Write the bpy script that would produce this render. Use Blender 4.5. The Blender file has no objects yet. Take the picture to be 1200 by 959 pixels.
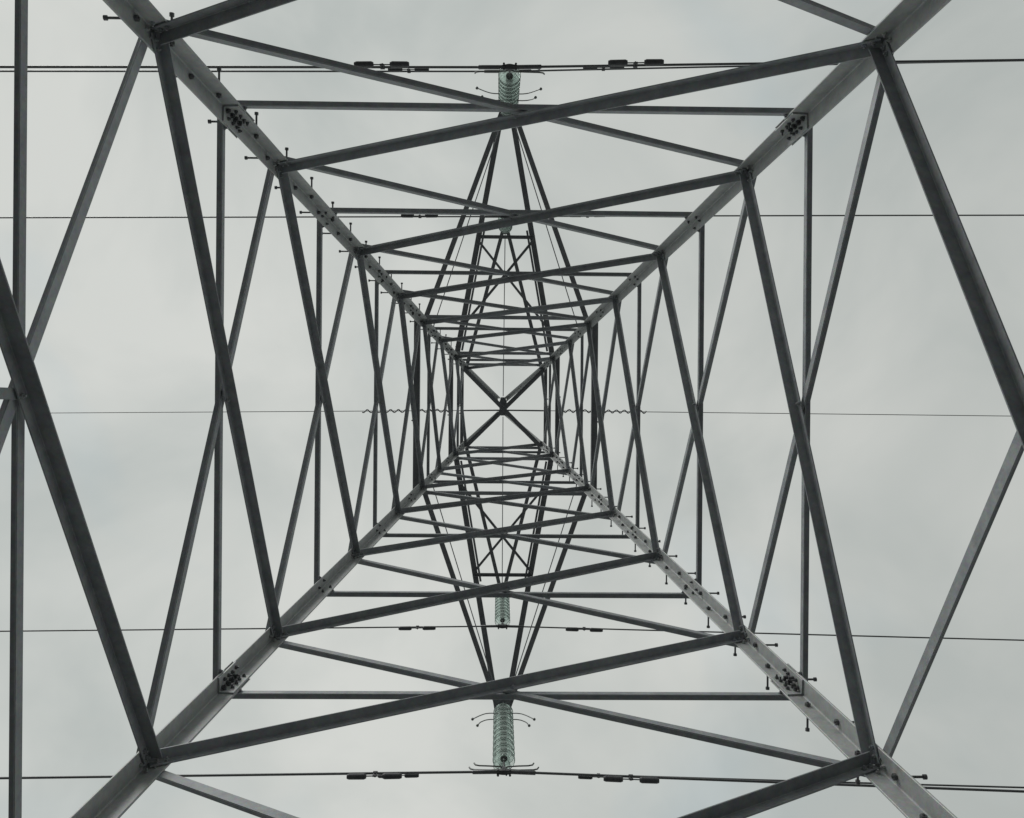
import bpy, bmesh, math, random
from mathutils import Vector, Matrix
random.seed(7)
S = bpy.context.scene
C = S.collection
EYE = 1.6                      # lens height above the ground; heights "h" below are above the lens

# ------------------------------------------------------------------ camera
cam = bpy.data.objects.new('camera', bpy.data.cameras.new('camera')); C.objects.link(cam)
ra, rb, rc = 0.0009, -0.0155, 0.0083
def rot3(a, b, c):
    return Matrix.Rotation(c, 3, 'Z') @ Matrix.Rotation(b, 3, 'Y') @ Matrix.Rotation(a, 3, 'X')
Rm = rot3(ra, rb, rc)
right, up, back = Rm[0].copy(), -Rm[1], -Rm[2]
mw = Matrix((( right.x, up.x, back.x, -0.1169), (right.y, up.y, back.y, 0.0474),
             (right.z, up.z, back.z, EYE), (0, 0, 0, 1)))
cam.matrix_world = mw
cam.data.sensor_width = 36; cam.data.lens = 30.0
cam.data.clip_start = 0.05; cam.data.clip_end = 5000
S.camera = cam

# ------------------------------------------------------------------ world: bright overcast
w = bpy.data.worlds.new('World'); S.world = w; w.use_nodes = True
nt = w.node_tree; nt.nodes.clear()
N = nt.nodes.new; L = nt.links.new
out = N('ShaderNodeOutputWorld'); bg = N('ShaderNodeBackground')
sky = N('ShaderNodeTexSky'); sky.sky_type = 'NISHITA'; sky.sun_disc = False
sky.sun_elevation = math.radians(40); sky.sun_rotation = math.radians(217)
tc = N('ShaderNodeTexCoord')
def noise(scale, detail, rough, dist=0.0):
    n = N('ShaderNodeTexNoise'); n.inputs['Scale'].default_value = scale; n.inputs['Detail'].default_value = detail
    n.inputs['Roughness'].default_value = rough; n.inputs['Distortion'].default_value = dist
    L(tc.outputs['Generated'], n.inputs['Vector']); return n
n1 = noise(3.3, 5, 0.5, 0.4); n2 = noise(1.1, 2, 0.5)
r1 = N('ShaderNodeValToRGB'); r1.color_ramp.elements[0].position = 0.36; r1.color_ramp.elements[1].position = 0.64
r1.color_ramp.elements[0].color = (5.12, 5.42, 5.18, 1); r1.color_ramp.elements[1].color = (6.75, 6.86, 6.50, 1)
L(n1.outputs['Fac'], r1.inputs['Fac'])
r2 = N('ShaderNodeValToRGB'); r2.color_ramp.elements[0].position = 0.38; r2.color_ramp.elements[1].position = 0.62
r2.color_ramp.elements[0].color = (0.95, 0.96, 0.96, 1); r2.color_ramp.elements[1].color = (1.03, 1.03, 1.03, 1)
L(n2.outputs['Fac'], r2.inputs['Fac'])
mul = N('ShaderNodeMix'); mul.data_type = 'RGBA'; mul.blend_type = 'MULTIPLY'; mul.inputs[0].default_value = 1
L(r1.outputs['Color'], mul.inputs[6]); L(r2.outputs['Color'], mul.inputs[7])
# thinner, bluer gaps in the cloud sheet
n3 = noise(3.4, 3, 0.5, 0.6); n3.noise_dimensions = '4D'; n3.inputs['W'].default_value = 2.3
r3 = N('ShaderNodeValToRGB'); r3.color_ramp.elements[0].position = 0.56; r3.color_ramp.elements[1].position = 0.72
r3.color_ramp.elements[0].color = (1, 1, 1, 1); r3.color_ramp.elements[1].color = (0.89, 0.94, 0.98, 1)
L(n3.outputs['Fac'], r3.inputs['Fac'])
mul3 = N('ShaderNodeMix'); mul3.data_type = 'RGBA'; mul3.blend_type = 'MULTIPLY'; mul3.inputs[0].default_value = 1
L(mul.outputs[2], mul3.inputs[6]); L(r3.outputs['Color'], mul3.inputs[7])
# the sheet is thinner (brighter) towards -x
sep = N('ShaderNodeSeparateXYZ'); L(tc.outputs['Generated'], sep.inputs[0])
mr = N('ShaderNodeMapRange'); mr.inputs[1].default_value = -0.1; mr.inputs[2].default_value = 0.6
mr.inputs[3].default_value = 1.0; mr.inputs[4].default_value = 0.88
L(sep.outputs[0], mr.inputs[0])
mul4 = N('ShaderNodeMix'); mul4.data_type = 'RGBA'; mul4.blend_type = 'MULTIPLY'; mul4.inputs[0].default_value = 1
L(mul3.outputs[2], mul4.inputs[6]); L(mr.outputs[0], mul4.inputs[7])
mix = N('ShaderNodeMix'); mix.data_type = 'RGBA'; mix.inputs[0].default_value = 0.95
L(sky.outputs['Color'], mix.inputs[6]); L(mul4.outputs[2], mix.inputs[7])
L(mix.outputs[2], bg.inputs['Color']); bg.inputs['Strength'].default_value = 0.1
L(bg.outputs[0], out.inputs['Surface'])

sd = bpy.data.lights.new('sun', 'SUN'); sun = bpy.data.objects.new('sun', sd); C.objects.link(sun)
sd.energy = 1.7; sd.angle = math.radians(25); sd.color = (1.0, 0.985, 0.95)
el = math.radians(40)
sun.rotation_euler = Vector((-0.6*math.cos(el), -0.8*math.cos(el), math.sin(el))).to_track_quat('Z', 'Y').to_euler()

S.view_settings.view_transform = 'Standard'; S.view_settings.look = 'None'
S.view_settings.gamma = 1; S.view_settings.exposure = 0.0; S.view_settings.use_curve_mapping = False
S.render.engine = 'CYCLES'
S.cycles.transparent_max_bounces = 32; S.cycles.transmission_bounces = 24; S.cycles.max_bounces = 26

# ------------------------------------------------------------------ materials
def mat(name, build):
    m = bpy.data.materials.new(name); m.use_nodes = True
    t = m.node_tree; p = t.nodes['Principled BSDF']; build(t, p); return m
def steel(name, c0, c1, rough=0.55, metal=0.25, scale=9.0):
    def b(t, p):
        g = t.nodes.new('ShaderNodeNewGeometry')
        n = t.nodes.new('ShaderNodeTexNoise'); n.inputs['Scale'].default_value = scale
        n.inputs['Detail'].default_value = 7; n.inputs['Roughness'].default_value = 0.65
        t.links.new(g.outputs['Position'], n.inputs['Vector'])
        v = t.nodes.new('ShaderNodeTexVoronoi'); v.inputs['Scale'].default_value = 60
        t.links.new(g.outputs['Position'], v.inputs['Vector'])
        r = t.nodes.new('ShaderNodeValToRGB')
        r.color_ramp.elements[0].position = 0.33; r.color_ramp.elements[1].position = 0.66
        r.color_ramp.elements[0].color = (*c0, 1); r.color_ramp.elements[1].color = (*c1, 1)
        t.links.new(n.outputs['Fac'], r.inputs['Fac'])
        mx = t.nodes.new('ShaderNodeMix'); mx.data_type = 'RGBA'; mx.blend_type = 'MULTIPLY'; mx.inputs[0].default_value = 0.16
        t.links.new(r.outputs['Color'], mx.inputs[6]); t.links.new(v.outputs['Color'], mx.inputs[7])
        oi = t.nodes.new('ShaderNodeObjectInfo'); hs = t.nodes.new('ShaderNodeHueSaturation')
        vr = t.nodes.new('ShaderNodeMapRange'); vr.inputs[3].default_value = 0.86; vr.inputs[4].default_value = 1.14
        t.links.new(oi.outputs['Random'], vr.inputs[0]); t.links.new(vr.outputs[0], hs.inputs['Value'])
        t.links.new(mx.outputs[2], hs.inputs['Color']); t.links.new(hs.outputs[0], p.inputs['Base Color'])
        p.inputs['Metallic'].default_value = metal
        mr = t.nodes.new('ShaderNodeMapRange'); mr.inputs[3].default_value = rough - 0.1; mr.inputs[4].default_value = rough + 0.14
        t.links.new(n.outputs['Fac'], mr.inputs[0]); t.links.new(mr.outputs[0], p.inputs['Roughness'])
        bp = t.nodes.new('ShaderNodeBump'); bp.inputs['Strength'].default_value = 0.12; bp.inputs['Distance'].default_value = 0.004
        t.links.new(n.outputs['Fac'], bp.inputs['Height']); t.links.new(bp.outputs[0], p.inputs['Normal'])
    return mat(name, b)
M_leg   = steel('galvanised_leg', (0.31, 0.33, 0.33), (0.42, 0.435, 0.43))
M_brace = steel('galvanised_brace', (0.22, 0.238, 0.252), (0.33, 0.348, 0.36))
M_bolt  = steel('weathered_bolt', (0.09, 0.095, 0.10), (0.15, 0.155, 0.16), rough=0.5, metal=0.5)
M_arm   = steel('galvanised_arm', (0.15, 0.16, 0.17), (0.23, 0.24, 0.25))
M_wire  = steel('aluminium_strand', (0.10, 0.105, 0.11), (0.16, 0.165, 0.17), rough=0.45, metal=0.5, scale=30)
M_damp  = steel('cast_iron', (0.06, 0.063, 0.068), (0.11, 0.113, 0.118), rough=0.6, metal=0.3, scale=20)
M_cap   = steel('cap_metal', (0.12, 0.13, 0.13), (0.2, 0.21, 0.2), rough=0.45, metal=0.6, scale=20)
def glassb(t, p):
    """pale green toughened glass: mostly clear, milky where the ribs are seen edge on"""
    n = t.nodes; l = t.links; n.remove(p); o = n['Material Output']
    tr = n.new('ShaderNodeBsdfTransparent'); tr.inputs[0].default_value = (0.955, 0.982, 0.972, 1)
    tl = n.new('ShaderNodeBsdfTranslucent'); tl.inputs[0].default_value = (0.72, 0.80, 0.765, 1)
    df = n.new('ShaderNodeBsdfDiffuse'); df.inputs[0].default_value = (0.58, 0.66, 0.625, 1)
    gl = n.new('ShaderNodeBsdfGlossy'); gl.inputs[0].default_value = (0.9, 0.95, 0.93, 1); gl.inputs['Roughness'].default_value = 0.15
    lw = n.new('ShaderNodeLayerWeight'); lw.inputs['Blend'].default_value = 0.45
    mr = n.new('ShaderNodeMapRange'); mr.inputs[3].default_value = 0.10; mr.inputs[4].default_value = 0.72
    l.new(lw.outputs['Facing'], mr.inputs[0])
    a = n.new('ShaderNodeMixShader'); a.inputs[0].default_value = 0.3; l.new(tl.outputs[0], a.inputs[1]); l.new(df.outputs[0], a.inputs[2])
    b = n.new('ShaderNodeMixShader'); l.new(mr.outputs[0], b.inputs[0]); l.new(tr.outputs[0], b.inputs[1]); l.new(a.outputs[0], b.inputs[2])
    fr = n.new('ShaderNodeFresnel'); fr.inputs[0].default_value = 1.35
    c = n.new('ShaderNodeMixShader'); l.new(fr.outputs[0], c.inputs[0]); l.new(b.outputs[0], c.inputs[1]); l.new(gl.outputs[0], c.inputs[2])
    l.new(c.outputs[0], o.inputs['Surface'])
M_glass = mat('toughened_glass', glassb)
def concb(t, p):
    n = t.nodes.new('ShaderNodeTexNoise'); n.inputs['Scale'].default_value = 12; n.inputs['Detail'].default_value = 8
    r = t.nodes.new('ShaderNodeValToRGB')
    r.color_ramp.elements[0].color = (0.22, 0.215, 0.2, 1); r.color_ramp.elements[1].color = (0.4, 0.39, 0.37, 1)
    t.links.new(n.outputs['Fac'], r.inputs['Fac']); t.links.new(r.outputs['Color'], p.inputs['Base Color'])
    p.inputs['Roughness'].default_value = 0.9
M_conc = mat('concrete', concb)
def groundb(t, p):
    g = t.nodes.new('ShaderNodeNewGeometry')
    n = t.nodes.new('ShaderNodeTexNoise'); n.inputs['Scale'].default_value = 0.8; n.inputs['Detail'].default_value = 12
    n.inputs['Roughness'].default_value = 0.7
    t.links.new(g.outputs['Position'], n.inputs['Vector'])
    r = t.nodes.new('ShaderNodeValToRGB')
    r.color_ramp.elements[0].position = 0.35; r.color_ramp.elements[1].position = 0.68
    r.color_ramp.elements[0].color = (0.075, 0.077, 0.077, 1); r.color_ramp.elements[1].color = (0.155, 0.158, 0.158, 1)
    t.links.new(n.outputs['Fac'], r.inputs['Fac']); t.links.new(r.outputs['Color'], p.inputs['Base Color'])
    p.inputs['Roughness'].default_value = 0.95
    b = t.nodes.new('ShaderNodeBump'); b.inputs['Distance'].default_value = 0.05
    t.links.new(n.outputs['Fac'], b.inputs['Height']); t.links.new(b.outputs[0], p.inputs['Normal'])
M_ground = mat('gravel_ground', groundb)

# ------------------------------------------------------------------ mesh helpers
class MB:
    """collects shapes and links them as ONE mesh object"""
    def __init__(s): s.v = []; s.f = []; s.sm = []; s.mi = []; s.cur = 0
    def add(s, vs, fs, smooth=False):
        o = len(s.v); s.v += [tuple(v) for v in vs]
        s.f += [tuple(i + o for i in f) for f in fs]; s.sm += [smooth] * len(fs); s.mi += [s.cur] * len(fs)
    def prism(s, prof0, prof1, smooth=False):
        n = len(prof0)
        fs = [(i, (i + 1) % n, n + (i + 1) % n, n + i) for i in range(n)]
        s.add(list(prof0) + list(prof1), fs, smooth)
        s.add(prof0, [tuple(range(n - 1, -1, -1))]); s.add(prof1, [tuple(range(n))])
    def angle(s, p0, p1, d1, d2, b1, t=0.008, b2=None, c=0.0018):
        """L section: heel line p0-p1, flanges along d1 and d2, rounded toes and heel"""
        b2 = b2 or b1; p0 = Vector(p0); p1 = Vector(p1); ax = (p1 - p0).normalized()
        d1 = Vector(d1); d1 = (d1 - ax * d1.dot(ax)).normalized()
        d2 = Vector(d2); d2 = (d2 - ax * d2.dot(ax)); d2 = (d2 - d1 * d2.dot(d1)).normalized()
        q = [(c, 0), (b1, 0), (b1, t - c), (b1 - c, t), (t + 2*c, t), (t + .6*c, t + .6*c), (t, t + 2*c), (t, b2 - c), (t - c, b2), (0, b2), (0, c)]
        s.prism([p0 + d1*x + d2*y for x, y in q], [p1 + d1*x + d2*y for x, y in q])
    def cyl(s, p0, p1, r0, r1=None, n=10, smooth=True):
        r1 = r0 if r1 is None else r1; p0 = Vector(p0); p1 = Vector(p1); ax = (p1 - p0).normalized()
        u = ax.orthogonal().normalized(); v = ax.cross(u)
        a = [p0 + (u*math.cos(2*math.pi*i/n) + v*math.sin(2*math.pi*i/n))*r0 for i in range(n)]
        b = [p1 + (u*math.cos(2*math.pi*i/n) + v*math.sin(2*math.pi*i/n))*r1 for i in range(n)]
        fs = [(i, (i + 1) % n, n + (i + 1) % n, n + i) for i in range(n)]
        s.add(a + b, fs, smooth); s.add(a, [tuple(range(n - 1, -1, -1))]); s.add(b, [tuple(range(n))])
    def tube(s, pts, r, n=8):
        pts = [Vector(p) for p in pts]; rings = []; u = None
        for i, p in enumerate(pts):
            a = pts[min(i + 1, len(pts) - 1)] - pts[max(i - 1, 0)]; a.normalize()
            if u is None: u = a.orthogonal().normalized()
            u = (u - a * u.dot(a)).normalized(); v = a.cross(u)
            rr = r[i] if isinstance(r, (list, tuple)) else r
            rings.append([p + (u*math.cos(2*math.pi*k/n) + v*math.sin(2*math.pi*k/n))*rr for k in range(n)])
        fs = []
        for i in range(len(pts) - 1):
            for k in range(n):
                fs.append((i*n + k, i*n + (k+1) % n, (i+1)*n + (k+1) % n, (i+1)*n + k))
        s.add([q for R_ in rings for q in R_], fs, True)
        s.add(rings[0], [tuple(range(n - 1, -1, -1))]); s.add(rings[-1], [tuple(range(n))])
    def lathe(s, prof, n=40, o=(0, 0, 0)):
        """closed profile (r, z) turned round the z axis"""
        vs = []; m = len(prof); o = Vector(o)
        for k in range(n):
            a = 2*math.pi*k/n
            vs += [o + Vector((r*math.cos(a), r*math.sin(a), z)) for r, z in prof]
        fs = [(k*m + i, ((k+1) % n)*m + i, ((k+1) % n)*m + (i+1) % m, k*m + (i+1) % m) for k in range(n) for i in range(m)]
        s.add(vs, fs, True)
    def ball(s, p, r):
        p = Vector(p); prof = [(max(1e-4, r*math.sin(math.pi*i/8)), -r*math.cos(math.pi*i/8)) for i in range(9)]
        vs = []; n = 12
        for k in range(n):
            a = 2*math.pi*k/n
            vs += [p + Vector((q*math.cos(a), q*math.sin(a), z)) for q, z in prof]
        s.add(vs, [(k*9+i, ((k+1) % n)*9+i, ((k+1) % n)*9+i+1, k*9+i+1) for k in range(n) for i in range(8)], True)
    def bolt(s, p, d, r=0.016, h=0.016, shank=0.012, dark=False):
        """hexagon nut with the bolt end standing out of it"""
        p = Vector(p); d = Vector(d).normalized(); s.cur = int(dark)
        s.cyl(p - d*0.002, p + d*h, r, n=6, smooth=False); s.cyl(p + d*h, p + d*(h + shank), r*0.5, n=8); s.cur = 0
    def box(s, o, a, b, c):
        """box centred on o with half-axes a, b, c"""
        o, a, b, c = map(Vector, (o, a, b, c))
        v = [o + a*i + b*j + c*k for i in (-1, 1) for j in (-1, 1) for k in (-1, 1)]
        s.add(v, [(0,1,3,2), (4,6,7,5), (0,4,5,1), (2,3,7,6), (0,2,6,4), (1,5,7,3)])
    def build(s, name, m, parent=None, origin=(0, 0, 0)):
        o = Vector(origin); me = bpy.data.meshes.new(name)
        me.from_pydata([tuple(Vector(v) - o) for v in s.v], [], s.f)
        me.polygons.foreach_set('use_smooth', s.sm); me.materials.append(m)
        if 1 in s.mi: me.materials.append(M_bolt)
        me.polygons.foreach_set('material_index', s.mi)
        bm = bmesh.new(); bm.from_mesh(me); bmesh.ops.recalc_face_normals(bm, faces=bm.faces); bm.to_mesh(me); bm.free()
        ob = bpy.data.objects.new(name, me); C.objects.link(ob); ob.location = o
        if parent: ob.parent = parent
        return ob
def tag(o, label=None, cat=None, group=None, kind=None):
    for k, v in (('label', label), ('category', cat), ('group', group), ('kind', kind)):
        if v: o[k] = v
    return o
def empty(name, loc, label, cat, group=None):
    o = bpy.data.objects.new(name, None); C.objects.link(o); o.location = loc; o.empty_display_size = 0.2
    return tag(o, label, cat, group)

# ------------------------------------------------------------------ ground
g = MB(); R_ = 1800; n = 24
pts = [-R_, -300, -60, -20, -8, -4, 0, 4, 8, 20, 60, 300, R_]
vs = []
for y in pts:
    for x in pts:
        d = math.hypot(x, y)
        vs.append((x, y, 0.0 if d < 7 else 0.4*math.sin(x*0.05)*math.cos(y*0.04)*min(1, d/60)))
k = len(pts)
g.add(vs, [(j*k+i, j*k+i+1, (j+1)*k+i+1, (j+1)*k+i) for j in range(k-1) for i in range(k-1)], True)
tag(g.build('ground', M_ground), 'pale gravel ground under the tower', 'ground', kind='structure')

# ------------------------------------------------------------------ lattice tower
A_, K_ = 2.701, 0.090
def nw(h): return A_ - K_*h                      # half width at the brace gauge lines
def hw(h): return nw(h) + 0.066                  # half width at the leg heels
LV = [-0.9, 2.74, 5.30, 7.50, 10.20, 12.60, 14.60, 16.47, 18.55, 20.30]     # panel points
G, L5, L6, L7, L8 = LV[0], LV[6], LV[7], LV[8], LV[9]
APEX = 23.25
def P(x, y, h): return Vector((x, y, h + EYE))
tower = empty('lattice_tower', (0, 0, 0),
              'tall grey galvanised steel lattice pylon with four tapering legs, seen straight up from inside', 'pylon')
T = tower
SG = [(-1, -1), (1, -1), (1, 1), (-1, 1)]        # corners in order round the tower

def legsize(h): return 0.165 if h < 6.45 else (0.145 if h < 12 else 0.12)
def leg_in(sx, sy, h, off=0.0, along=0.08):
    """points on the inner faces of the two flanges of a leg"""
    a = hw(h); t = 0.014 + off
    fx = P(sx*(a - t), sy*(a - along), h), Vector((-sx, 0, 0))
    fy = P(sx*(a - along), sy*(a - t), h), Vector((0, -sy, 0))
    return fx, fy
legs = []
for ci, (sx, sy) in enumerate(SG):
    m = MB()
    cuts = [(-1.45, 6.50, 0.138, 0.013, 0), (6.50, L5, 0.125, 0.011, 0.0), (L5, L8, 0.108, 0.010, 0)]
    for h0, h1, b, t, o in cuts:
        m.angle(P(sx*hw(h0), sy*hw(h0), h0), P(sx*hw(h1), sy*hw(h1), h1), (-sx, 0, 0), (0, -sy, 0), b, t, c=0.004)
    # pyramid top: the leg bends in to the end of the apex plate
    top = P(0.10 if sx > 0 else -0.15, sy*0.22, APEX)
    m.angle(P(sx*hw(L8), sy*hw(L8), L8), top, (-sx, 0, 0), (0, -sy, 0), 0.09, 0.009)
    # bolts at the panel points and at the foot of the horizontals
    for i in range(1, 10):
        for dh, al in ((-0.07, 0.055), (0.07, 0.09)):
            for p, d in leg_in(sx, sy, LV[i] + dh, 0, al): m.bolt(p, d, 0.013, 0.012)
    for i in range(1, 9):
        a, b = LV[i], LV[i+1]; wa, wb = nw(a), nw(b); hm = a + (b - a)*wa/(wa + wb)
        if abs(hm - 6.45) < 0.4: continue
        for dh, al in ((-0.10, 0.055), (0.06, 0.085)):
            for p, d in leg_in(sx, sy, hm + dh, 0, al): m.bolt(p, d, 0.014, 0.013, dark=True)
    leg = m.build('leg', M_leg, T); legs.append(leg)
    # splice: inner cover angle with a crowd of bolts
    sp = MB(); h0, h1 = 6.36, 6.68
    o0, o1 = 0.0145, 0.0145
    sp.angle(P(sx*(hw(h0)-o0), sy*(hw(h0)-o0), h0), P(sx*(hw(h1)-o1), sy*(hw(h1)-o1), h1), (-sx, 0, 0), (0, -sy, 0), 0.118, 0.011)
    sp.angle(P(sx*(hw(h0)+.0065), sy*(hw(h0)+.0065), h0), P(sx*(hw(h1)+.0065), sy*(hw(h1)+.0065), h1), (-sx, 0, 0), (0, -sy, 0), 0.1405, 0.006)
    for q in range(4):
        for al in (0.047, 0.090):
            hh = h0 + 0.045 + q*0.068 + (0.03 if al > 0.08 else 0) + random.uniform(-.010, .010)
            for p, d in leg_in(sx, sy, hh, 0.0125, al + random.uniform(-.005, .005)): sp.bolt(p, d + Vector((random.uniform(-.1,.1), random.uniform(-.1,.1), random.uniform(-.15,.1))), 0.0150, 0.014, random.uniform(0.006, 0.026), dark=True)
    spl = sp.build('splice_plate', M_leg, leg)
    # climbing pegs on two opposite legs
    if ci in (0, 2):
        h = 3.3; side = 1
        while h < 19.6:
            st = MB(); a = hw(h)
            if side: base = P(sx*(a - 0.06), sy*a, h); d = Vector((0, sy, 0))
            else:    base = P(sx*a, sy*(a - 0.06), h); d = Vector((sx, 0, 0))
            st.cyl(base - d*0.042, base + d*0.160, 0.0085, n=8)
            st.cyl(base + d*0.150, base + d*0.170, 0.0165, n=8)
            st.cyl(base, base + d*0.014, 0.019, n=6, smooth=False)
            st.cyl(base - d*0.034, base - d*0.014, 0.021, n=6, smooth=False)
            st.build('step_bolt', M_bolt, leg)
            h += 0.36; side = 1 - side
    ft = MB(); bx, by = sx*hw(-1.5), sy*hw(-1.5)
    r0, r1 = 0.42, 0.30
    ft.prism([Vector((bx + i*r0, by + j*r0, -0.3)) for i, j in ((-1,-1),(1,-1),(1,1),(-1,1))],
             [Vector((bx + i*r1, by + j*r1, 0.18)) for i, j in ((-1,-1),(1,-1),(1,1),(-1,1))])
    ft.build('footing', M_conc, T)

# faces: corner pair (a, b) -> inner brace runs from a (low) to b (high), outer from b (low) to a (high)
FACES = [((1,-1), (-1,-1), (0,-1,0)), ((1,1), (1,-1), (1,0,0)), ((-1,1), (1,1), (0,1,0)), ((-1,-1), (-1,1), (-1,0,0))]
def brace_size(h):
    return 0.083 if h < 5 else (0.076 if h < 9 else (0.071 if h < 13.5 else 0.062))
def face_pt(c, h, nrm, off, ext=0.0):
    """point on a tower face at corner c, pushed off the heel plane by off (+ outward)"""
    x, y = c[0]*nw(h), c[1]*nw(h)
    n_ = Vector(nrm)
    if nrm[0]: x = nrm[0]*(hw(h) + off); y = c[1]*(nw(h) + ext)
    else:      y = nrm[1]*(hw(h) + off); x = c[0]*(nw(h) + ext)
    return P(x, y, h)
for fi, (ca, cb, nrm) in enumerate(FACES):
    nv = Vector(nrm)
    for i in range(0, 9):
        h0, h1 = LV[i], LV[i+1]
        if fi == 1 and i < 2:                                     # this face is braced a little lower at its foot
            if i == 1: h0 -= 0.20
            else: h1 -= 0.20
        b = brace_size(h0); t = 0.009
        legt = 0.014 if h0 < 7 else 0.012
        # inner brace: inside the legs, outstanding flange at its top edge pointing in
        p0 = face_pt(ca, h0, nrm, -legt - 0.002, 0.03); p1 = face_pt(cb, h1, nrm, -legt - 0.002, 0.03)
        ax = (p1 - p0).normalized(); upv = ax.cross(nv); upv = upv if upv.z > 0 else -upv
        m = MB(); hl0, hl1 = p0 + upv*b*0.5, p1 + upv*b*0.5
        m.angle(hl0, hl1, -upv, -nv, b*0.90, t, b2=b*1.04)
        for e0, s_ in ((p0, 1), (p1, -1)):
            for q in (0.045, 0.10): m.bolt(e0 + ax*s_*q - nv*t, -nv, 0.015, 0.012)
        w0, w1 = nw(h0), nw(h1); fr = w0/(w0 + w1)
        cx = p0.lerp(p1, fr)
        m.bolt(cx - nv*t - upv*b*0.18, -nv, 0.014, 0.012)
        m.build('diagonal_brace', M_brace, T)
        # outer brace: outside the legs, outstanding flange at its top edge pointing out
        bo_ = b*0.90
        p0 = face_pt(cb, h0, nrm, 0.002, 0.03); p1 = face_pt(ca, h1, nrm, 0.002, 0.03)
        ax = (p1 - p0).normalized(); upv = ax.cross(nv); upv = upv if upv.z > 0 else -upv
        m = MB()
        m.angle(p0 + upv*bo_*0.5, p1 + upv*bo_*0.5, -upv, nv, bo_, t)
        for e0, s_ in ((p0, 1), (p1, -1)):
            m.bolt(e0 + ax*s_*0.05 - nv*0.0005, -nv, 0.015, 0.012)
        m.build('diagonal_brace', M_brace, T)
        # horizontal at the crossing
        if i in (5, 7): continue
        hc = h0 + (h1 - h0)*fr + (0.0 if i < 4 else 0.02)
        bh = 0.062 if i < 4 else 0.055
        if i == 1: hc += -0.02 if fi == 1 else 0.05
        e0 = face_pt(ca, hc, nrm, 0.013, 0.05); e1 = face_pt(cb, hc, nrm, 0.013, 0.05)
        m = MB(); m.angle(e0 + Vector((0,0,bh*.5)), e1 + Vector((0,0,bh*.5)), (0,0,-1), nv, bh, 0.007)
        for s_ in (0.03, 0.97): m.bolt(e0.lerp(e1, s_) - nv*0.0005, -nv, 0.013, 0.01)
        m.build('horizontal_brace', M_brace, T)
        if i == 1 and nrm[0]:                                    # short post down from the lowest crossing
            e1 = face_pt(ca, LV[1] - 0.9, nrm, -0.011); e1.y = 0; e0 = face_pt(ca, hc, nrm, -0.011); e0.y = 0
            m = MB(); m.angle(e0 + Vector((0, 0.026, 0.02)), e1 + Vector((0, 0.026, 0)), (0, -1, 0), nv, 0.055, 0.007)
            m.bolt(e0 - nv*0.0005, -nv, 0.013, 0.01); m.build('post_brace', M_brace, T)
    # horizontals at the cross-arm levels
    for hh, bb in ((L5, 0.115), (L7, 0.095), (L8, 0.08)):
        thick = nrm[0] != 0
        b = bb if thick else 0.06
        ex = 0.11 if thick else 0.05
        e0 = face_pt(ca, hh, nrm, 0.014, ex); e1 = face_pt(cb, hh, nrm, 0.014, ex)
        m = MB()
        if thick: m.angle(e0 + Vector((0,0,b*.5)) + nv*0.0, e1 + Vector((0,0,b*.5)), (0,0,-1), nv, b, 0.009)
        else: m.angle(e0 + Vector((0,0,-0.09)), e1 + Vector((0,0,-0.09)), (0,0,1), nv, b, 0.007)
        if thick:
            for s_ in (0.32, 0.41, 0.5, 0.59): m.bolt(e0.lerp(e1, s_) + nv*(b - 0.004) + Vector((0,0,0)), nv, 0.014, 0.02)
        m.build('horizontal_brace', M_brace if not thick else M_arm, T)

# plan bracing across the tower at the top arm level, and the apex plate
for s_ in (1, -1):
    m = MB(); a = hw(L8 - .1) - 0.03
    z = L8 - 0.16 + (0.012 if s_ > 0 else -0.012)
    p0, p1 = P(-a, -a*s_, z), P(a, a*s_, z)
    m.angle(p0, p1, (s_*-1, 1, 0), (0, 0, 1 if s_ > 0 else -1), 0.10, 0.008)
    m.build('plan_brace', M_arm, T)
m = MB()
q = [(-.10,-.12), (-.06,-.25), (.06,-.25), (.10,-.12), (.10,.12), (.06,.25), (-.06,.25), (-.10,.12)]
m.prism([P(x, y, APEX - 0.02) for x, y in q], [P(x, y, APEX + 0.0) for x, y in q])
for x in (-.05, .05):
    for y in (-.19, -.08, .08, .19): m.bolt(P(x, y, APEX - 0.02), (0, 0, -1), 0.016)
m.build('apex_plate', M_arm, T)

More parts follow.
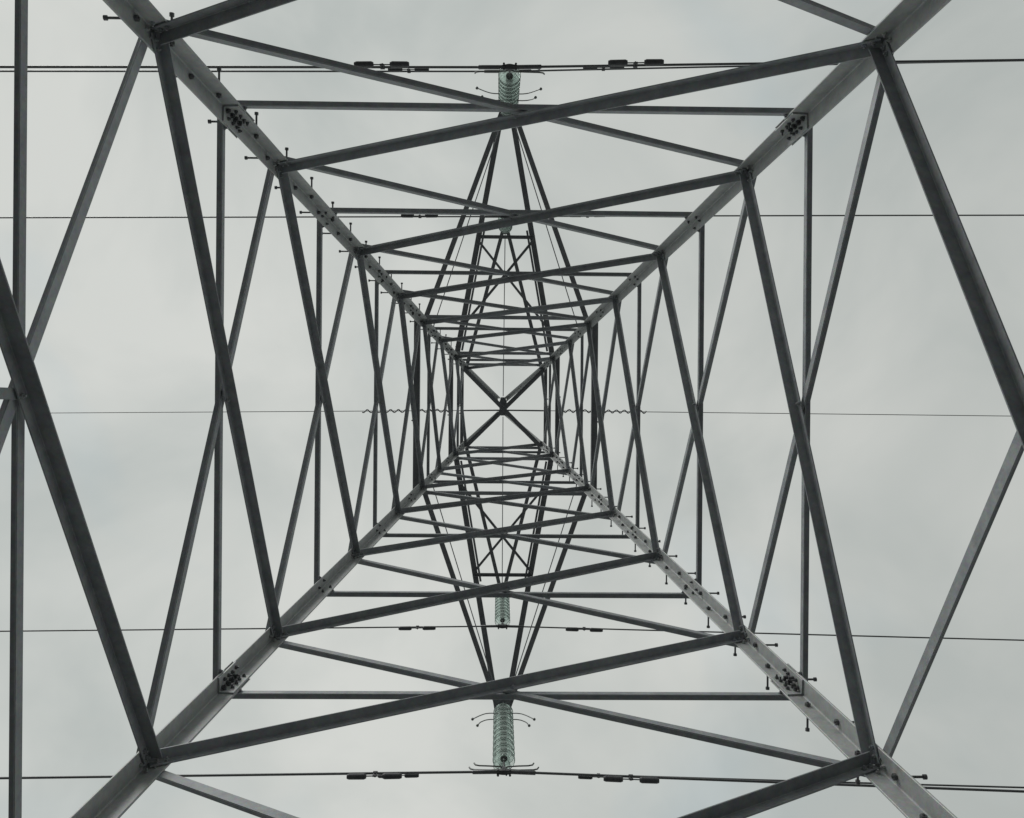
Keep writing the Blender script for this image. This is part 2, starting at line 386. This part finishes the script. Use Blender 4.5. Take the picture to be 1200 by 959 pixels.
# cross-arms ------------------------------------------------------------
def crossarm(s, hb, ytip, b, kind):
    """s = -1 / +1 side, hb = height of the bottom chords, ytip = reach of the tip"""
    a = hw(hb); y0 = s*(a + 0.0); tipx = 0.125 if kind != 'top' else 0.07
    m = MB()
    ends = {}
    for sx in (-1, 1):
        p0 = P(sx*(a + 0.02), s*(a - 0.10), hb + 0.02); p1 = P(sx*tipx, s*(ytip + 0.10), hb + 0.02)
        ends[sx] = (p0, p1)
        m.angle(p0, p1, (sx*-1, 0, 0), (0, 0, 1), b, 0.009)
        ax = (p1 - p0).normalized(); dd = Vector((-sx, 0, 0)); dd = (dd - ax*dd.dot(ax)).normalized()
        for q in (0.12, 0.22, 0.32): m.bolt(p0 + ax*q + dd*b*0.55 , (0, 0, -1), 0.014)
    arm = m.build('crossarm', M_arm, T)
    m = MB()                                                     # tip plate and hanger lug
    m.box(P(0, s*(ytip + 0.04), hb - 0.002), (tipx + 0.012, 0, 0), (0, 0.15, 0), (0, 0, 0.005))
    m.box(P(0, s*(ytip + 0.198), hb + 0.05), (tipx + 0.012, 0, 0), (0, 0.006, 0), (0, 0, 0.055))
    m.box(P(0, s*ytip, hb - 0.045), (0.007, 0, 0), (0, 0.05, 0), (0, 0, 0.042))
    m.build('tip_plate', M_arm, arm)
    if kind == 'low':                                            # slim tie rods up to the legs
        for sx in (-1, 1):
            m = MB(); ht = 15.55
            m.cyl(P(sx*(hw(ht) - 0.03), s*hw(ht), ht), P(sx*0.05, s*(ytip + 0.05), hb + 0.10), 0.009, n=8)
            m.build('tie_rod', M_arm, arm)
    if kind == 'top':
        m = MB(); m.cyl(P(0.0, s*0.28, APEX - 0.01), P(0, s*(ytip + 0.05), hb + 0.09), 0.011, n=8)
        m.build('tie_rod', M_arm, arm)
    if kind == 'mid':
        def on(sx, y, inset=0.0, dz=-0.012):                      # point on a chord at distance y from the axis
            p0, p1 = ends[sx]; f = (y - abs(p0.y))/(abs(p1.y) - abs(p0.y)); p = p0.lerp(p1, f)
            return p + Vector((-sx*inset, 0, dz))
        ys, yx = 3.70, 1.70
        m = MB(); m.angle(on(-1, ys), on(1, ys), (0, -s, 0), (0, 0, -1), 0.066, 0.006)
        for sx in (-1, 1): m.bolt(on(sx, ys, 0.05) + Vector((0, -s*.03, -0.006)), (0, 0, -1), 0.013)
        m.build('strut', M_arm, arm)
        for sx in (-1, 1):
            m = MB(); dz = -0.02 if sx > 0 else -0.032
            m.angle(on(-sx, ys - 0.05, 0.04, dz), on(sx, yx, 0.03, dz), (0, -s, 0), (0, 0, -1 if sx < 0 else 1), 0.052, 0.005)
            m.build('cross_brace', M_arm, arm)
            m = MB(); p, r = on(sx, ys + 0.12, 0.135, -0.04), on(sx, 1.2, 0.135, -0.04)
            m.angle(p, r, (-sx, 0, 0), (0, 0, 1), 0.045, 0.005)
            for q in (0.02, 0.035): m.bolt(p.lerp(r, q) + Vector((-sx*.02, 0, 0)), (0, 0, -1), 0.013)
            m.build('tie_bar', M_arm, arm)
    return arm
ARMS = {}
for key, s, hb, yt, b, kind in (('low', -1, L5, 5.00, 0.085, 'low'), ('low', 1, L5, 5.12, 0.085, 'low'),
                                ('mid', -1, L7, 6.52, 0.118, 'mid'), ('mid', 1, L7, 6.72, 0.118, 'mid'),
                                ('top', -1, L8, 4.20, 0.085, 'top'), ('top', 1, L8, 4.33, 0.085, 'top')):
    crossarm(s, hb, yt, b, kind)

# ------------------------------------------------------------------ insulator strings
def disc_meshes():
    gl = MB()
    gl.lathe([(0.045, 0.030), (0.075, 0.026), (0.115, 0.010), (0.150, -0.014), (0.165, -0.030), (0.163, -0.037),
              (0.150, -0.028), (0.132, -0.024), (0.126, -0.046), (0.118, -0.046), (0.112, -0.018), (0.086, -0.008), (0.081, -0.040), (0.073, -0.040), (0.067, 0.000), (0.045, 0.008)], 48)
    cp = MB()
    cp.lathe([(0.001, 0.095), (0.030, 0.093), (0.047, 0.080), (0.050, 0.030), (0.052, 0.004), (0.043, 0.000), (0.024, -0.004),
              (0.016, -0.020), (0.014, -0.060), (0.020, -0.074), (0.001, -0.076)], 24)
    return gl, cp
g0, c0 = disc_meshes()
protoG = g0.build('glass_disc', M_glass); protoC = c0.build('metal_cap', M_cap)
meG, meC = protoG.data, protoC.data
bpy.data.objects.remove(protoG); bpy.data.objects.remove(protoC)
PITCH, ND = 0.196, 10
def horn(x, y, z, reach, drop, r=0.0085, sx=1, ball=0.024, yo=0.0):
    m = MB(); pts = []
    ctrl = [(0.03, 0, 0.0), (0.22, 0.01, 0.01), (0.30, 0.02, -0.02), (0.38, 0.035, -0.10), (reach, 0.05, -drop)]
    prev = ctrl[0]
    for i in range(len(ctrl) - 1):
        a, b = ctrl[i], ctrl[i+1]
        for k in range(4):
            f = k/4; pts.append(tuple(a[j]*(1-f) + b[j]*f for j in range(3)))
    pts.append(ctrl[-1])
    sm = [pts[0]] + [tuple((pts[i-1][j] + 2*pts[i][j] + pts[i+1][j])/4 for j in range(3)) for i in range(1, len(pts)-1)] + [pts[-1]]
    q = [(x + sx*p[0], y + yo + p[1]*yo*4, z + p[2]) for p in sm]
    m.tube(q, r, 8); m.ball(q[-1], ball); return m
def string(root_p, wire_p, label, big=True, hz=-0.45, z0=-0.26, nd=None):
    nd = nd or ND
    v = Vector(wire_p) - Vector(root_p); Ln = v.length
    e = empty('insulator_string', root_p, label, 'insulator', 'glass insulator strings hanging from the pylon arms')
    e.rotation_euler = Vector((0, 0, -1)).rotation_difference(v.normalized()).to_euler()
    # shackle and ball link
    m = MB(); m.tube([(0.028*math.sin(a), 0, -0.035 + 0.045*math.cos(a)) for a in [i*math.pi/8 for i in range(17)]], 0.009)
    m.cyl((0, 0, -0.07), (0, 0, -0.16), 0.013); m.box((0, 0, -0.13), (0.03, 0, 0), (0, 0.012, 0), (0, 0, 0.02))
    m.build('top_fitting', M_cap, e)
    if z0 < -0.3: m = MB(); m.cyl((0, 0, -0.15), (0, 0, z0 + 0.09), 0.013); m.build('link_rod', M_cap, e)
    for i in range(nd):
        d = bpy.data.objects.new('glass_disc', meG); C.objects.link(d); d.parent = e; d.location = (0, 0, z0 - i*PITCH)
        c = bpy.data.objects.new('metal_cap', meC); C.objects.link(c); c.parent = d
    zb = z0 - (nd - 1)*PITCH
    m = MB(); m.cyl((0, 0, zb - 0.07), (0, 0, -Ln + 0.06), 0.014)
    m.box((0, 0, -Ln + 0.085), (0.03, 0, 0), (0, 0.02, 0), (0, 0, 0.03))
    # boat shaped suspension clamp with its U bolts
    prof = []
    for k in range(9):
        x = -0.14 + 0.035*k; s_ = 1 - (x/0.16)**2
        prof.append((x, 0.012 + 0.022*s_))
    for (xa, ra_), (xb, rb_) in zip(prof, prof[1:]):
        m.prism([Vector((xa, y, z)) for y, z in ((-ra_, -Ln - ra_), (ra_, -Ln - ra_), (ra_, -Ln + 0.02), (-ra_, -Ln + 0.02))],
                [Vector((xb, y, z)) for y, z in ((-rb_, -Ln - rb_), (rb_, -Ln - rb_), (rb_, -Ln + 0.02), (-rb_, -Ln + 0.02))])
    for sx in (-1, 1):
        m.box((sx*0.018, 0, -Ln + 0.03), (0.005, 0, 0), (0, 0.038, 0), (0, 0, 0.045))
        for y in (-0.034, 0.034):
            m.cyl((sx*0.085, y, -Ln + 0.03), (sx*0.085, y, -Ln - 0.06), 0.009)
            m.cyl((sx*0.085, y, -Ln - 0.035), (sx*0.085, y, -Ln - 0.052), 0.017, n=6, smooth=False)
    m.build('suspension_clamp', M_damp, e)
    if big:
        for sx in (-1, 1):
            for yo, rc_, dr in ((-0.05, 0.50, 0.26), (0.05, 0.42, 0.22)):
                horn(0, 0, hz, rc_, dr, sx=sx, yo=yo).build('arcing_horn', M_cap, e)
            for yo, rc_ in ((0.03, 0.50), (-0.03, 0.43)):
                m = MB(); z = -Ln + 0.11
                m.tube([(0.0, 0.0, z), (sx*0.06, yo*.7, z + .0), (sx*0.2, yo, z + 0.0), (sx*(rc_-0.08), yo, z + 0.01), (sx*(rc_-0.02), yo, z + 0.035), (sx*rc_, yo, z + 0.09)], 0.011)
                m.build('arcing_horn', M_cap, e)
    return e
def lug(hb, s, yt): return Vector((0, s*yt, hb + EYE - 0.075))
WP = {'lt': (0, -4.786, 12.1), 'lb': (0, 5.203, 12.1), 'mt': (0, -6.343, 16.2), 'mb': (0, 6.958, 16.2),
      'ut': (0, -3.972, 17.9), 'ub': (0, 4.621, 17.9)}
string(lug(L5, -1, 5.00), P(*WP['lt']), 'glass insulator string with balled horns at the top edge of the view', True, -0.9)
string(lug(L5, 1, 5.12), P(*WP['lb']), 'nearest green glass disc insulator string with curved horns at the bottom edge of the view')
string(lug(L7, -1, 6.52), P(*WP['mt']), 'far glass insulator string on the long middle arm, mostly hidden behind the nearer upper one', False)
string(lug(L7, 1, 6.72), P(*WP['mb']), 'far glass insulator string on the long middle arm, hidden behind the nearest bottom one', False)
string(lug(L8, -1, 4.20), P(*WP['ut']), 'small glass insulator string hidden above the crossing braces in the upper half', False, 0, -0.55, 9)
string(lug(L8, 1, 4.33), P(*WP['ub']), 'small pale green glass insulator string just below the lower braces crossing', False)

# ------------------------------------------------------------------ conductors and their dampers
def wire_pt(w0, x):
    """a point of a wire at distance x along the line; the line turns slightly and sags to the right"""
    if x < 0: return P(x, w0[1] - x*0.0143, w0[2] - 0.0006*abs(x))
    return P(x, w0[1] + x*(-0.005 if abs(w0[1]) > 6 else 0.003), w0[2] - 0.082*x + 0.00045*x*x)
def conductor(w0, r, name, label, group):
    xs = [-90, -60, -40, -25, -15, -9, -5, -2.5, -1, -.46, -.45, -.44, -.2, 0, .2, .44, .45, .46, 1, 2.5, 5, 8, 12, 17, 25, 40, 60, 90]
    big = r*1.75
    rs = [big if abs(x) < .45 else r for x in xs]
    m = MB(); m.tube([wire_pt(w0, x) for x in xs], rs, 10)
    o = m.build(name, M_wire, None, origin=wire_pt(w0, 0))
    return tag(o, label, 'power line' if name == 'conductor' else 'earth wire', group)
GC = 'six conductors carried by the pylon'
conductor(WP['lt'], 0.0175, 'conductor', 'thick dark power cable along the top edge, the nearer of the two there', GC)
conductor(WP['mt'], 0.0165, 'conductor', 'thinner dark power cable close beside the thick one along the top edge', GC)
conductor(WP['ut'], 0.0150, 'conductor', 'thin power cable crossing the upper half, below the top pair', GC)
conductor(WP['lb'], 0.0175, 'conductor', 'thick power cable along the bottom edge, clamped under the nearest insulator', GC)
conductor(WP['mb'], 0.0165, 'conductor', 'farther power cable almost hidden behind the bottom edge cable', GC)
conductor(WP['ub'], 0.0150, 'conductor', 'thin power cable crossing the lower half under the small insulator', GC)
GW = (0, 0.104, 23.15)
m = MB(); xs = [-90, -50, -25, -14, -8, -4, -1.1, -1.09, 0, 1.09, 1.1, 4, 8, 14, 25, 50, 90]
m.tube([wire_pt(GW, x) for x in xs], [0.021 if abs(x) < 1.095 else 0.0095 for x in xs], 8)
tag(m.build('earth_wire', M_wire, None, origin=wire_pt(GW, 0)), 'very thin earth wire crossing the middle over the tower apex', 'earth wire')

def make_damper():
    e = empty('vibration_damper', (0, 0, 0), 'x', 'damper', 'dumbbell vibration dampers under the cables')
    m = MB(); m.box((0, 0, -0.045), (0.028, 0, 0), (0, 0.012, 0), (0, 0, 0.05)); m.cyl((-0.03, 0, 0), (0.03, 0, 0), 0.031, n=12)
    m.bolt((0, 0.012, -0.04), (0, 1, 0), 0.016); m.bolt((0, -0.012, -0.04), (0, -1, 0), 0.016)
    m.build('clamp', M_damp, e)
    m = MB(); m.tube([(-0.36, 0, -0.10), (-0.2, 0, -0.092), (0, 0, -0.088), (0.2, 0, -0.092), (0.36, 0, -0.10)], 0.009)
    m.build('messenger_cable', M_wire, e)
    for s in (-1, 1):
        m = MB(); m.cyl((s*0.115, 0, -0.098), (s*0.145, 0, -0.098), 0.030, 0.043, 14); m.cyl((s*0.145, 0, -0.098), (s*0.355, 0, -0.098), 0.043, 0.041, 14)
        m.cyl((s*0.355, 0, -0.098), (s*0.385, 0, -0.098), 0.041, 0.030, 14)
        m.build('weight', M_damp, e)
    return e
d0 = make_damper()
spots = [('lt', -1.80, 'dumbbell damper on the thick top edge cable, left of the insulator'),
         ('lt', 1.76, 'dumbbell damper on the thick top edge cable, right of the insulator'),
         ('lb', -1.82, 'dumbbell damper on the bottom edge cable, left of the nearest insulator'),
         ('lb', 1.78, 'dumbbell damper on the bottom edge cable, right of the nearest insulator'),
         ('mt', -1.87, 'smaller far damper beside the large one at the upper left cable'),
         ('mt', 1.80, 'smaller far damper beside the large one at the upper right cable'),
         ('mb', -1.95, 'smaller far damper partly behind the bottom left damper'),
         ('mb', 1.82, 'smaller far damper partly behind the bottom right damper'),
         ('ut', -1.80, 'small damper hidden by the horizontal brace in the upper half, left side'),
         ('ut', 1.70, 'small damper hidden by the braces in the upper half, right side'),
         ('ub', -1.78, 'small dumbbell damper left of the small lower insulator'),
         ('ub', 1.70, 'small dumbbell damper right of the small lower insulator')]
for i, (k_, x, lab) in enumerate(spots):
    if i == 0: e = d0
    else:
        e = d0.copy(); C.objects.link(e)
        for ch in d0.children:
            c_ = ch.copy(); C.objects.link(c_); c_.parent = e
    e['label'] = lab; e.location = wire_pt(WP[k_], x)
    dirv = wire_pt(WP[k_], x + .1) - wire_pt(WP[k_], x - .1)
    e.rotation_euler = (0, -math.atan2(dirv.z, dirv.x), math.atan2(dirv.y, dirv.x))
# spiral dampers wound round the earth wire
for x0, x1, lab in ((-3.80, -2.55, 'leftmost of the wavy spiral dampers on the thin earth wire'),
                    (-2.40, -1.40, 'wavy spiral damper on the earth wire, just left of the tower top'),
                    (1.45, 2.50, 'wavy spiral damper on the earth wire, just right of the tower top'),
                    (2.65, 3.85, 'rightmost of the wavy spiral dampers on the thin earth wire')):
    m = MB(); pts = []; n_ = int((x1 - x0)*60)
    for i in range(n_ + 1):
        x = x0 + (x1 - x0)*i/n_; a = 2*math.pi*x/0.21
        pts.append(wire_pt(GW, x) + Vector((0, 0.040*math.cos(a), 0.040*math.sin(a))))
    m.tube(pts, 0.017, 6)
    tag(m.build('spiral_damper', M_wire, None, origin=wire_pt(GW, x0)), lab, 'damper', 'spiral dampers on the earth wire')
